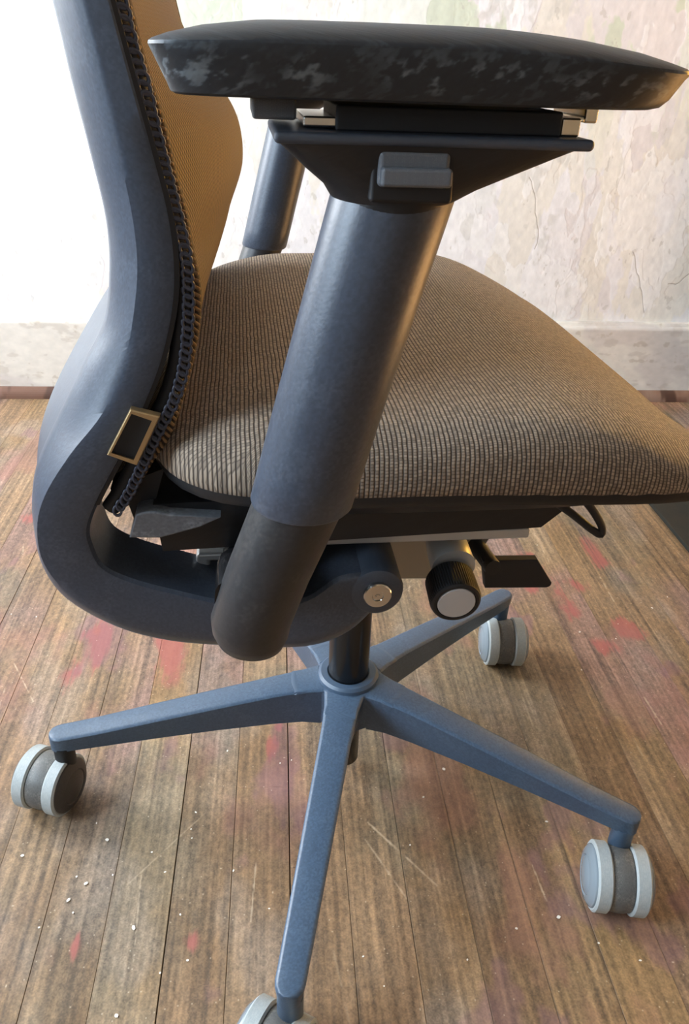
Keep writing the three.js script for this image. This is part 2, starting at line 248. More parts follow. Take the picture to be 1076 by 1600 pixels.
function wallWithHoles(name, fixed, a0, a1, holes, axis, mat = unseenWallM) {          // axis 'x': wall at x = fixed running along z, 'z': wall at z = fixed running along x
  const mk = (p0, p1, y0, y1) => axis === 'x' ? wallBox(fixed[0], fixed[1], y0, y1, p0, p1) : wallBox(p0, p1, y0, y1, fixed[0], fixed[1]);
  const g = []; let a = a0;
  for (const [h0, h1, y0, y1] of holes) { g.push(mk(a, h0, 0, HT), mk(h0, h1, 0, y0), mk(h0, h1, y1, HT)); a = h1; }
  g.push(mk(a, a1, 0, HT));
  return struct(obj(name, g.map(wallUV), mat));
}
wallWithHoles('wall_back', [Z0 - TH, Z0], X0 - TH, X1 + TH, [[1.28, 2.12, 0.53, 0.91]], 'z', plasterM).userData.label = 'peeling white plaster wall behind the chair';
wallWithHoles('wall_left', [X0 - TH, X0], Z0, Z1 + TH, [[-1.67, -0.93, 0.76, 2.05], [-0.47, 0.39, 0.76, 2.05]], 'x');
wallWithHoles('wall_right', [X1, X1 + TH], Z0, Z1 + TH, [[-1.5, -0.3, 0.7, 2.3]], 'x');
wallWithHoles('wall_front', [Z1, Z1 + TH], X0, X1, [[-1.32, -0.18, 0.76, 2.05]], 'z');
struct(obj('ceiling', uvMetres(wallBox(X0 - TH, X1 + TH, HT, HT + TH, Z0 - TH, Z1 + TH), (x, y, z) => [x, z]), unseenWallM));
function unseenWindowFrame(n, a0, a1, pos, axis, y0 = 0.76, y1 = 2.05) {  // all windows are out of view, set where their light is wanted
  const w = struct(new THREE.Group()); w.name = 'window_' + n; scene.add(w);
  const B = (p0, p1, y0, y1) => axis === 'x' ? rbox(pos - 0.02, pos + 0.02, y0, y1, p0, p1, 0.004) : rbox(p0, p1, y0, y1, pos - 0.02, pos + 0.02, 0.004);
  obj('unseen_window_frame', [B(a0, a0 + 0.05, y0, y1), B(a1 - 0.05, a1, y0, y1), B(a0, a1, y0, y0 + 0.05), B(a0, a1, y1 - 0.05, y1), B(a0, a1, (y0 + y1) / 2 - 0.02, (y0 + y1) / 2 + 0.02)], paintM, w);
}
unseenWindowFrame(1, -1.67, -0.93, X0 - 0.1, 'x'); unseenWindowFrame(2, -0.47, 0.39, X0 - 0.1, 'x'); unseenWindowFrame(3, 1.28, 2.12, Z0 - 0.1, 'z', 0.53, 0.91); unseenWindowFrame(5, -1.5, -0.3, X1 + 0.1, 'x', 0.7, 2.3); unseenWindowFrame(4, -1.32, -0.18, Z1 + 0.1, 'z');

const unseenBlindM = new THREE.MeshStandardMaterial({ name: 'unseen_amber_blind', color: '#d9a24a', roughness: 0.9, emissive: new THREE.Color(1.0, 0.55, 0.12), emissiveIntensity: 1.2 });  // unseen blind that glows by itself, goes with the warm light before it
obj('unseen_roller_blind', rbox(1.285, 2.115, 0.535, 0.905, Z0 - 0.05, Z0 - 0.045, 0.001), unseenBlindM, scene.getObjectByName('window_3'), 'unseen glowing amber blind behind the warm light on the chair');

// baseboard and its dirty brown shoe strip
const bb = struct(new THREE.Group(), 'whitish old baseboard along the peeling wall'); bb.name = 'baseboard_back'; scene.add(bb);
const bbShape = new THREE.Shape(); bbShape.moveTo(0, 0); bbShape.lineTo(0.02, 0); bbShape.lineTo(0.02, 0.172); bbShape.quadraticCurveTo(0.02, 0.18, 0.013, 0.182); bbShape.lineTo(0.009, 0.189); bbShape.lineTo(0, 0.19);
function profileX(shape, mat, name, parent) { const g = new THREE.ExtrudeGeometry(shape, { depth: X1 - X0 - 0.02, bevelEnabled: false, curveSegments: 6 }); g.rotateY(-Math.PI / 2); g.translate(0, 0, 0); const p = g.attributes.position; for (let i = 0; i < p.count; i++) { const x = p.getX(i), z = p.getZ(i); p.setX(i, -x + X0 + 0.01); p.setZ(i, z + Z0); } g.computeVertexNormals(); uvMetres(g, (x, y, z) => [(x + 1.1) / 2.2, y / 0.2]); return obj(name, g, mat, parent); }
profileX(bbShape, baseM, 'board', bb);
const shoe = new THREE.Shape(); shoe.moveTo(0.02, 0); shoe.lineTo(0.036, 0); shoe.quadraticCurveTo(0.034, 0.02, 0.02, 0.025); profileX(shoe, shoeM, 'shoe_strip', bb).userData.label = 'dark brown worn shoe strip';

// strip floor, every board a piece of its own over a dark base
const floor = struct(new THREE.Group(), 'worn narrow-board wooden floor with flecks of old red paint'); floor.name = 'floor'; scene.add(floor);
obj('subfloor', wallBox(X0 - TH, X1 + TH, -0.12, -0.012, Z0 - TH, Z1 + TH), gapM, floor);
const floorUV = (x, z) => [(x - FX0) / (FX1 - FX0), (z - FZ0) / (FZ1 - FZ0)];
for (let k = Math.ceil((X0 - STRIP0) / STRIP) - 1; STRIP0 + k * STRIP < X1; k++) {
  let z = Z0, first = true;
  const gapL = 0.0003 * rnd() + (k === -2 || k === 0 || k === 11 ? 0.0008 : 0);
  while (z < Z1) {
    const len = (first ? 0.35 + 1.3 * rnd() : 0.9 + 1.1 * rnd()), z1 = Math.min(Z1, z + len); first = false;
    const x0 = Math.max(X0, STRIP0 + k * STRIP + gapL), x1 = Math.min(X1, STRIP0 + (k + 1) * STRIP - 0.0001), dy = -0.0006 * rnd(), tilt = (rnd() - 0.5) * 0.0005;
    if (x1 - x0 < 0.005) break;
    const b = 0.0004;
    const ring = (zz) => [[x0, -0.012, zz], [x0, dy - b + tilt, zz], [x0 + b, dy + tilt, zz], [x1 - b, dy - tilt, zz], [x1, dy - b - tilt, zz], [x1, -0.012, zz]];
    const g = loft([ring(z + 0.0002), ring(z1 - 0.0002)], { crease: 0.3 });
    uvMetres(g, (x, y, q) => floorUV(x, q));
    obj('plank', g, woodM, floor); z = z1;
  }
}

// unseen low wooden cabinet placed by the back wall, beyond the right edge: it keeps the amber window's light off the floor
{
  const cab = thing('unseen_low_cabinet', 'unseen low brown cabinet with two doors, placed to shade the floor and leg', 'cabinet');
  cab.position.set(1.3, 0, -1.44); cab.rotation.y = -0.75;
  const cabM = new THREE.MeshStandardMaterial({ name: 'unseen_cabinet_wood', color: '#5a3d28', roughness: 0.6 });
  obj('carcass', rbox(-0.3, 0.3, 0.06, 0.615, -0.1, 0.1, 0.004), cabM, cab); obj('top', rbox(-0.31, 0.31, 0.615, 0.635, -0.11, 0.115, 0.004), cabM, cab); obj('plinth', rbox(-0.29, 0.29, 0, 0.06, -0.09, 0.08, 0.002), cabM, cab);
  for (const s of [-1, 1]) { const d = obj('door', s < 0 ? rbox(-0.295, -0.003, 0.07, 0.605, 0.1, 0.115, 0.003) : rbox(0.003, 0.295, 0.07, 0.605, 0.1, 0.115, 0.003), cabM, cab); obj('knob', along(lathe([[0, 0], [0.006, 0], [0.006, 0.01], [0.011, 0.014], [0.011, 0.02], [0, 0.023]], 20), [0, 0, 1], [s * 0.03, 0.33, 0.115]), castM, d); }
}

// dark rug at the right edge
{
  const rugMap = tex(512, 512, (u, v) => mix3([16, 24, 21], [46, 38, 25], sstep(0.4, 0.65, fbm(u * 6, v * 9, 63, 4)) * 0.8 + 0.2 * (hash(Math.floor(u * 256), Math.floor(v * 256), 2))), true);
  const rugM = new THREE.MeshStandardMaterial({ name: 'dark_green_rug', map: rugMap, roughness: 0.9 });
  const g = rbox(0.69, 1.02, 0.0005, 0.009, -1.42, -0.45, 0.003); const o = obj('floor_mat', g, rugM);
  o.userData = { label: 'dark green and brown floor mat at the right edge behind the seat front', category: 'mat' };
}

// ---------------------------------------------------------------- the chair (local frame: x forward, y up, z to its right)
const chair = thing('office_chair', 'dusty black swivel office chair with grey-brown knit seat, mesh back and five-legged caster base', 'chair');
chair.position.set(0.0699, 0, -0.6242); chair.rotation.y = 0.046;

// --- base
const base = part('base', chair);
const LEG0 = 177.25 * Math.PI / 180, legAng = [0, 1, 2, 3, 4].map((k) => LEG0 - k * 2 * Math.PI / 5);
{
  const star = (w) => { const o = []; for (let i = 0; i < 240; i++) { const a = i / 240 * 2 * Math.PI; let d = 9; for (const l of legAng) d = Math.min(d, Math.acos(clamp(Math.cos(a - l), -1, 1))); o.push([a, (0.034 ** 6 + Math.min(w / Math.max(0.02, Math.sin(d)), 0.062) ** 6) ** (1 / 6)]); } return o; };
  const level = (w, sc, dy, y = null) => star(w).map(([a, r]) => { const q = r * sc; return [q * Math.cos(a), y ?? 0.1424 - (r - 0.03) * 0.09 + dy, q * Math.sin(a)]; });
  obj('hub', loft([level(0.016, 0.6, 0.0006), level(0.016, 0.9, 0.0004), level(0.016, 0.96, 0), level(0.0168, 0.985, -0.0008), level(0.0174, 1, -0.0028), level(0.0155, 0.99, 0, 0.125), level(0.0135, 0.97, 0, 0.11), level(0.0115, 0.94, 0, 0.0915), level(0.01, 0.85, 0, 0.0895), level(0.01, 0.4, 0, 0.0885)], { crease: 0.5 }), legM, base);
  obj('hub_ring', lathe([[0.021, 0.14], [0.021, 0.147], [0.0225, 0.1485], [0.029, 0.1485], [0.0318, 0.146], [0.0325, 0.14]]), legM, base);
  const legGeo = (() => {
    // stations along the leg: x, half width top, half width bottom, top y, bottom y
    const st = [[0.03, 0.0205, 0.0135, 0.1425, 0.088], [0.05, 0.0172, 0.0115, 0.1405, 0.0905], [0.08, 0.0158, 0.0105, 0.1365, 0.0905], [0.14, 0.0148, 0.0098, 0.1265, 0.0885], [0.2, 0.0138, 0.0092, 0.116, 0.085], [0.26, 0.0128, 0.0088, 0.1053, 0.0805], [0.29, 0.0122, 0.0088, 0.101, 0.0785], [0.299, 0.0121, 0.0095, 0.1, 0.078], [0.3045, 0.0108, 0.0088, 0.0996, 0.078], [0.3085, 0.008, 0.0066, 0.0993, 0.0782], [0.3105, 0.0042, 0.0035, 0.0988, 0.0786]];
    return loft(st.map(([x, wt, wb, yt, yb]) => [[x, yb + 0.001, -wb], [x, lerp(yb, yt, 0.5), -lerp(wb, wt, 0.55)], [x, yt - 0.0022, -wt], [x, yt - 0.0006, -wt + 0.0014], [x, yt, -wt + 0.0036], [x, yt, wt - 0.0036], [x, yt - 0.0006, wt - 0.0014], [x, yt - 0.0022, wt], [x, lerp(yb, yt, 0.5), lerp(wb, wt, 0.55)], [x, yb + 0.001, wb]]), { crease: 0.62 });
  })();
  for (const a of legAng) { const l = obj('leg', legGeo, legM, base); l.rotation.y = -a; }
  obj('column', lathe([[0, 0.08], [0.0205, 0.08], [0.0212, 0.142], [0.0212, 0.268], [0.0203, 0.27], [0.0203, 0.272], [0.0145, 0.272], [0.0145, 0.345], [0, 0.345]]), blackM, base, 'glossy black gas column');
  obj('column_foot', lathe([[0, 0.02], [0.0145, 0.02], [0.0155, 0.022], [0.0155, 0.09], [0, 0.09]]), blackM, base);
}
// --- casters: centre x, z, axis angle, leg index, dark faces?
{
  const R = 0.0325;
  const treadG = lathe([[0.024, -0.0062], [R - 0.002, -0.0072], [R, -0.0055], [R, 0.0055], [R - 0.002, 0.0072], [0.024, 0.0062]], 56);
  const discG = (s) => { const g = lathe([[0.0295, 0.0055], [0.0285, 0.0085], [0.024, 0.0118], [0.019, 0.0128], [0.0178, 0.0118], [0.0165, 0.0128], [0.009, 0.0145], [0, 0.015]], 48, 0.5); if (s < 0) g.rotateX(Math.PI); return g; };
  const hub0 = lathe([[0, -0.0065], [0.026, -0.0065], [0.026, 0.0065], [0, 0.0065]], 40);
  const hoodG = (() => { const r = []; for (let j = 0; j <= 4; j++) { const z = lerp(-0.0098, 0.0098, j / 4), pts = []; const rr = 0.0308 - 0.0012 * Math.abs(j / 2 - 1) ** 2; for (let i = 0; i <= 44; i++) { const a = lerp(-0.95, 4.6, i / 44) - 0.1; pts.push([rr * Math.cos(a), rr * Math.sin(a), z]); } r.push(pts); } return loft(r, { crease: 0.5 }); })();
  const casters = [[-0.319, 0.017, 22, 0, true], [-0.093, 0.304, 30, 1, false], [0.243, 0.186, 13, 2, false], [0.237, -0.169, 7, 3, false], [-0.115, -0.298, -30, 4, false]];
  for (const [cx, cz, deg, li, dark] of casters) {
    const c = part('caster', chair); c.position.set(cx, 0, cz); const a = deg * Math.PI / 180;
    // axle runs along (cos, 0, sin)
    const turn = new THREE.Group();
    for (const s of [-1, 1]) {
      const tr = obj('wheel', [treadG.clone(), hub0.clone()].map((g) => { g.rotateZ(-Math.PI / 2); g.translate(s * 0.0175, R, 0); g.rotateY(-a); return g; }), treadM, c);
      const d = discG(s); d.rotateZ(-Math.PI / 2); d.translate(s * 0.0175, R, 0); d.rotateY(-a);
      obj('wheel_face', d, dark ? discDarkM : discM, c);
    }
    const h = hoodG.clone(); h.rotateY(Math.PI / 2); h.translate(0, R, 0); h.rotateY(-a); obj('hood', h, hoodM, c);
    const tx = 0.299 * Math.cos(legAng[li]) - cx, tz = 0.299 * Math.sin(legAng[li]) - cz, dx = tx, dz = tz;
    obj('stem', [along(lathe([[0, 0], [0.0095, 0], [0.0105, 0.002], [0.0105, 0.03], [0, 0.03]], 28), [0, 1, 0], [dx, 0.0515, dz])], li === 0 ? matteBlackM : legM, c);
  }
}

// --- back: two J frames, net, lacing, lumbar bar, clip
const back = part('backrest', chair);
const ZO = 0.205;
const SEC = [   // rear silhouette, ridge, front edge (x, y each) of the near frame from the top down and forward under the seat
  [-0.235, 0.985, -0.213, 0.985, -0.209, 0.985], [-0.212, 0.88, -0.193, 0.878, -0.184, 0.878], [-0.191, 0.777, -0.172, 0.774, -0.161, 0.774], [-0.183, 0.727, -0.164, 0.726, -0.1515, 0.727], [-0.179, 0.696, -0.159, 0.697, -0.1455, 0.698], [-0.174, 0.662, -0.1545, 0.666, -0.1385, 0.666], [-0.17, 0.631, -0.151, 0.637, -0.133, 0.637], [-0.171, 0.605, -0.151, 0.612, -0.132, 0.612],
  [-0.177, 0.576, -0.156, 0.585, -0.135, 0.589], [-0.192, 0.55, -0.163, 0.561, -0.143, 0.562], [-0.209, 0.521, -0.177, 0.533, -0.155, 0.535], [-0.226, 0.49, -0.199, 0.507, -0.17, 0.506], [-0.231, 0.47, -0.217, 0.481, -0.186, 0.478], [-0.231, 0.451, -0.225, 0.459, -0.195, 0.458],
  [-0.229, 0.425, -0.225, 0.434, -0.195, 0.444], [-0.218, 0.399, -0.213, 0.41, -0.19, 0.429], [-0.19, 0.375, -0.187, 0.387, -0.174, 0.418], [-0.158, 0.361, -0.155, 0.374, -0.149, 0.408], [-0.121, 0.354, -0.121, 0.367, -0.119, 0.398], [-0.088, 0.35, -0.088, 0.362, -0.088, 0.392], [-0.057, 0.35, -0.058, 0.363, -0.062, 0.398], [-0.032, 0.361, -0.035, 0.374, -0.042, 0.413], [-0.012, 0.385, -0.016, 0.39, -0.024, 0.416],
];
const ZA = [0.03, 0.03, 0.03, 0.03, 0.03, 0.03, 0.03, 0.03, 0.03, 0.03, 0.03, 0.028, 0.02, 0.013, 0.01, 0.01, 0.01, 0.01, 0.01, 0.01, 0.01, 0.01, 0.01];
{
  const fine = spline(SEC.map((s, i) => [...s, ZA[i]]), 5);
  const rings = fine.map(([ax, ay, bx, by, cx, cy, za], i) => {
    const zi = ZO - 0.05, P = (t, z) => [lerp(cx, bx, t), lerp(cy, by, t), z], Q = (t, z) => [lerp(bx, ax, t), lerp(by, ay, t), z];
    return [[cx, cy, zi], P(0, ZO - 0.003), P(0.06, ZO - 0.0008), P(0.15, ZO), P(0.85, ZO), Q(0.05, ZO - za * 0.03), Q(0.3, ZO - za * 0.2), Q(0.6, ZO - za * 0.48), Q(0.88, ZO - za * 0.8), [ax, ay, ZO - za * 1.1], [ax + 0.001, ay, Math.min(zi + 0.002, ZO - za * 1.3)], [lerp(ax, cx, 0.1), lerp(ay, cy, 0.1), zi]];
  });
  const g = loft(rings, { crease: 0.55 });
  obj('frame', g, frameM, back); obj('frame', mirrorZ(g), frameM, back);
  const strip = fine.slice(0, 62).map(([, , , , cx, cy]) => [[cx - 0.0015, cy, ZO - 0.052], [cx - 0.0015, cy, ZO - 0.0006], [cx + 0.0012, cy, ZO - 0.0012], [cx + 0.0012, cy, ZO - 0.05]]);
  for (const g2 of [loft(strip, { crease: 0.3 })]) { obj('edge_strip', g2, matteBlackM, back); obj('edge_strip', mirrorZ(g2), matteBlackM, back); }  // black band laid over the frame's front face so warm light leaves it dark
  // top rail and the bowed lumbar bar that join both frames
  const bar = (t0, t1, bow, w, n = 18) => {
    const rr = []; const path = fine.slice(t0, t1);
    for (let k = 0; k <= n; k++) { const s = k / n * 2 - 1, z = s * (ZO - 0.035), b = bow * (1 - Math.abs(s) ** 4); const out = path.map((f, i) => { const e = Math.sin(Math.PI * i / (path.length - 1)); return [f[0] - b * e, f[1], z]; }); const inn = path.map((f, i) => { const e = Math.sin(Math.PI * i / (path.length - 1)); return [f[0] - b * e + w, f[1] + 0.002, z]; }).reverse(); rr.push([...out, ...inn]); }
    return loft(rr, { crease: 0.9 });
  };
  obj('lumbar_bar', bar(42, 64, 0.013, 0.008), frameM, back);
  obj('top_rail', bar(0, 4, 0.006, 0.02), frameM, back);
  // pivot boss at the end of the recline arm
  obj('pivot_boss', along(lathe([[0, -0.05], [0.0185, -0.05], [0.0185, -0.004], [0.0175, -0.0012], [0.0155, 0], [0, 0]]), [0, 0, 1], [-0.0159, 0.4008, ZO + 0.001]), frameM, back);
  obj('pivot_boss', along(lathe([[0, -0.04], [0.0185, -0.04], [0.0185, -0.002], [0.0165, 0], [0, 0]]), [0, 0, -1], [-0.0159, 0.4008, -ZO - 0.002]), matteBlackM, back);
  obj('pivot_bolt', along(lathe([[0, -0.004], [0.0095, -0.004], [0.0095, 0.0012], [0.0088, 0.002], [0.004, 0.002], [0.0035, 0.0012], [0.0016, 0.0012], [0.0012, 0.002], [0, 0.002]], 36), [0, 0, 1], [-0.0159, 0.4008, ZO + 0.0025]), steelM, back, 'bright steel pivot bolt');
  // net
  const NE = [[-0.203, 0.975], [-0.17, 0.83], [-0.155, 0.772], [-0.145, 0.728], [-0.142, 0.711], [-0.138, 0.695], [-0.133, 0.675], [-0.13, 0.656], [-0.126, 0.638], [-0.124, 0.62], [-0.1215, 0.605], [-0.122, 0.585], [-0.126, 0.566], [-0.131, 0.548], [-0.138, 0.528], [-0.145, 0.512], [-0.153, 0.501], [-0.166, 0.48], [-0.176, 0.466]];
  const nf = spline(NE, 6); let L = [0]; for (let i = 1; i < nf.length; i++) L.push(L[i - 1] + Math.hypot(nf[i][0] - nf[i - 1][0], nf[i][1] - nf[i - 1][1]));
  const net = sheet(40, nf.length - 1, (s, t) => {
    const i = Math.min(nf.length - 1, Math.round(t * (nf.length - 1))), [x, y] = nf[i], q = 1 - 2 * s, z = q * 0.19, d = 1 - q * q;
    const b = 0.034 * d * gauss(y, 0.66, 0.055) - 0.03 * d * sstep(0.6, 0.53, y) - 0.02 * sstep(0.6, 0.53, y) * (1 - q) * 0.5;
    return [x + b, y, z, z, L[i]];
  });
  obj('net', net, netM, back, 'golden brown net stretched between the frames');
  for (const sg of [1, -1]) obj('net_edge', tube(nf.filter((_, i) => i % 4 === 0).map(([x, y]) => [x - 0.003, y, sg * 0.1935]), 0.0035, 90, 8), edgeM, back);
  // lacing: dark loops in two staggered rows and brown stitches on the rim of the net
  const CH = [[-0.157, 0.772], [-0.149, 0.727], [-0.146, 0.71], [-0.142, 0.695], [-0.139, 0.677], [-0.135, 0.657], [-0.131, 0.636], [-0.128, 0.617], [-0.128, 0.601], [-0.13, 0.577], [-0.134, 0.555], [-0.141, 0.536], [-0.15, 0.52], [-0.164, 0.492], [-0.171, 0.479], [-0.18, 0.466]];
  const cc = new THREE.CatmullRomCurve3(CH.map(([x, y]) => V(x, y, 0.2005))), loopG = new THREE.TorusGeometry(0.0023, 0.00085, 6, 12); loopG.scale(1, 1.45, 1);
  for (const sg of [1, -1]) obj('lacing_cord', tube(CH.map(([x, y]) => [x - 0.003, y, sg * 0.1945]), 0.0056, 90, 10), matteBlackM, back);
  const NL = 74;
  for (let i = 0; i < NL; i++) {
    const t = (i + 0.5) / NL, p = cc.getPointAt(t), q = cc.getTangentAt(t), l = obj('lacing_loop', loopG, lacingM, back);
    l.position.set(p.x + 0.0006 + 0.0004 * (i % 2), p.y, 0.2018); l.rotation.set(0, 0.25, Math.atan2(q.y, q.x) - Math.PI / 2 + 0.65);
  }
  const stG = new THREE.CapsuleGeometry(0.001, 0.003, 3, 8); stG.rotateZ(Math.PI / 2);
  const rim = new THREE.CatmullRomCurve3(nf.slice(12).filter((_, i) => i % 3 === 0).map(([x, y]) => V(x - 0.002, y, 0.196)));
  const NS = 84;
  for (let i = 0; i < NS; i++) { const t = (i + 0.5) / NS, p = rim.getPointAt(t), q = rim.getTangentAt(t), l = obj('stitch', stG, stitchM, back); l.position.copy(p); l.position.z += 0.0012; l.rotation.set(0, 0, Math.atan2(q.y, q.x) + Math.PI / 2 - 0.5); }
  // rectangular clip on the near frame
  const clip = part('clip', back, 'small black clip with a pale metal rim');
  const qd = [[-0.1619, 0.536], [-0.1477, 0.5319], [-0.1624, 0.5031], [-0.177, 0.5096]], zz = ZO + 0.004;
  const ins = (k, f) => { const mx = -0.1623, my = 0.5202; return [lerp(mx, qd[k][0], f), lerp(my, qd[k][1], f)]; };
  const rs = new THREE.Shape(); qd.forEach(([x, y], i) => i ? rs.lineTo(x, y) : rs.moveTo(x, y)); const hole = new THREE.Path(), hp = [ins(0, 0.9), ins(1, 0.84), ins(2, 0.84), ins(3, 0.9)]; hp[1][0] -= 0.0012; hp[2][0] -= 0.0012; hp.forEach(([x, y], i) => i ? hole.lineTo(x, y) : hole.moveTo(x, y)); rs.holes.push(hole);
  const rg = new THREE.ExtrudeGeometry(rs, { depth: 0.0045, bevelSize: 0.0008, bevelThickness: 0.001, bevelSegments: 3 }); rg.translate(0, 0, ZO); obj('clip_rim', rg, brassM, clip);
  const sh = new THREE.Shape(); qd.forEach(([x, y], i) => { const mx = -0.1623, my = 0.5202; const X = lerp(mx, x, 0.94), Y = lerp(my, y, 0.94); i ? sh.lineTo(X, Y) : sh.moveTo(X, Y); });
  const cg = new THREE.ExtrudeGeometry(sh, { depth: 0.004, bevelEnabled: false }); cg.translate(0, 0, ZO - 0.001); obj('clip_plate', cg, matteBlackM, clip);
}

// --- seat
const seat = part('seat', chair);
{
  const xr = -0.165, xf = 0.203, cx = (xr + xf) / 2, ax = (xf - xr) / 2, az = 0.245, N = 168;
  const plan = (a, sc, off = 0) => { const c = Math.cos(a), s = Math.sin(a), n = 4.6, r = (Math.abs(c) ** n + Math.abs(s) ** n) ** (-1 / n); const px = cx + (ax * sc + off) * c * r, pz = (az * sc + off) * s * r; return [px + 0.04 * sstep(0.12, 0.245, pz) * sstep(0.02, 0.2, px), pz]; };
  const yb = (x) => 0.4965 - 0.2 * x * x - 0.006 * x;
  const rear = (x) => sstep(-0.06, -0.165, x), front = (x) => sstep(0.09, 0.205, x);
  const prof = [[0.985, -0.004, 0], [1.0, 0.0, 0], [1.003, 0.006, 0], [1.0, 0.014, 0], [0.992, 0.021, 0], [0.975, 0.0265, 0], [0.945, 0.0305, 0], [0.9, 0.0335, 0], [0.82, 0.035, 0], [0.7, 0.0345, 0], [0.55, 0.033, 0], [0.4, 0.0315, 0], [0.2, 0.03, 0], [0.02, 0.0295, 0]];
  const P = [], U = [], I = [];
  prof.forEach(([sc, h], j) => { for (let i = 0; i <= N; i++) {
    const a = i / N * 2 * Math.PI, [x, z] = plan(a, sc), [ex, ez] = plan(a, 1), hh = h * (1 - 0.3 * rear(x)) - 0.02 * front(x) * clamp(h / 0.03) + 0.004 * sstep(-0.02, 0.08, x) * sstep(0.2, 0.12, x) * clamp(h / 0.03);
    const wr = j > 0 && j < 6 ? 0.0007 * Math.sin(x * 260 + h * 300) * sstep(-0.05, 0.15, x) : 0;
    const drop = Math.max(0, 0.035 - h) * 0.9, nx = (ex - cx) / ax < -0.97 || (ex - cx) / ax > 0.92 ? Math.sign(ex - cx) : 0, nz = Math.abs(ez) / az > 0.97 ? Math.sign(ez) : 0;
    P.push(x + nx * wr, yb(x) + hh, z + nz * wr); U.push(x + (j < 7 ? nx * drop : 0), z + (j < 7 ? nz * drop : 0));
  } });
  const m = N + 1; for (let j = 0; j + 1 < prof.length; j++) for (let i = 0; i < N; i++) { const a = j * m + i; I.push(a, a + 1, a + m + 1, a, a + m + 1, a + m); }
  const g = new THREE.BufferGeometry(); g.setAttribute('position', new THREE.Float32BufferAttribute(P, 3)); g.setAttribute('uv', new THREE.Float32BufferAttribute(U, 2)); g.setIndex(I); orient(g); g.computeVertexNormals();
  obj('cushion', g, seatM, seat, 'grey-brown ribbed knit cushion');
  const ring = (sc, dy, off = 0) => { const r = []; for (let i = 0; i < 96; i++) { const [x, z] = plan(i / 96 * 2 * Math.PI, sc, off); r.push([x, yb(x) + dy, z]); } return r; };
  obj('welt', loft([ring(0.97, -0.009), ring(0.992, -0.008), ring(1.0, -0.004), ring(0.995, 0.002), ring(0.96, 0.003)], { crease: 0.8 }), panM, seat, 'dark welt under the cushion');
  // shell under the cushion
  const flat = (sc, y, x0 = -9, x1 = 9) => { const r = []; for (let i = 0; i < 96; i++) { const [x, z] = plan(i / 96 * 2 * Math.PI, sc); const xx = clamp(x, x0, x1); r.push([xx, y === null ? yb(xx) - 0.009 : y, z]); } return r; };
  obj('seat_pan', loft([flat(0.94, null), flat(0.9, 0.474), flat(0.86, 0.4655)], { crease: 0.5 }), panM, seat);
  obj('seat_shell', loft([[[-0.158, 0.466, -0.192], [0.13, 0.472, -0.192], [0.13, 0.472, 0.192], [-0.158, 0.466, 0.192]], [[-0.152, 0.43, -0.19], [0.097, 0.4385, -0.19], [0.097, 0.4385, 0.19], [-0.155, 0.43, 0.19]]].map((r) => r), { crease: 0.3 }), panM, seat);
  for (const s of [1, -1]) obj('rear_bracket', (() => { const sh = new THREE.Shape(); sh.moveTo(-0.1718, 0.4485); sh.lineTo(-0.1668, 0.463); sh.quadraticCurveTo(-0.158, 0.4665, -0.148, 0.4625); sh.lineTo(-0.118, 0.46); sh.lineTo(-0.13, 0.4545); sh.lineTo(-0.1544, 0.4478); const g = new THREE.ExtrudeGeometry(sh, { depth: 0.03, bevelSize: 0.001, bevelThickness: 0.001, bevelSegments: 2 }); g.translate(0, 0, s > 0 ? 0.17 : -0.2); return g; })(), greyShellM, seat, 'grey rear corner bracket');
  for (const s of [1, -1]) obj('rear_hook', (() => { const sh = new THREE.Shape(); sh.moveTo(-0.1835, 0.474); sh.lineTo(-0.1815, 0.463); sh.lineTo(-0.175, 0.4685); sh.lineTo(-0.171, 0.4495); sh.lineTo(-0.16, 0.455); sh.lineTo(-0.15, 0.487); const g = new THREE.ExtrudeGeometry(sh, { depth: 0.02, bevelEnabled: false }); g.translate(0, 0, s > 0 ? 0.165 : -0.185); return g; })(), matteBlackM, seat, 'black rear seat hook');
  obj('adjust_loop', tube([[0.098, 0.4645, 0.2], [0.112, 0.4545, 0.2], [0.13, 0.4405, 0.2], [0.1355, 0.4375, 0.2], [0.1355, 0.442, 0.2], [0.128, 0.454, 0.2], [0.117, 0.4665, 0.2]], 0.0027, 60, 8), matteBlackM, seat, 'black bent wire loop');
}

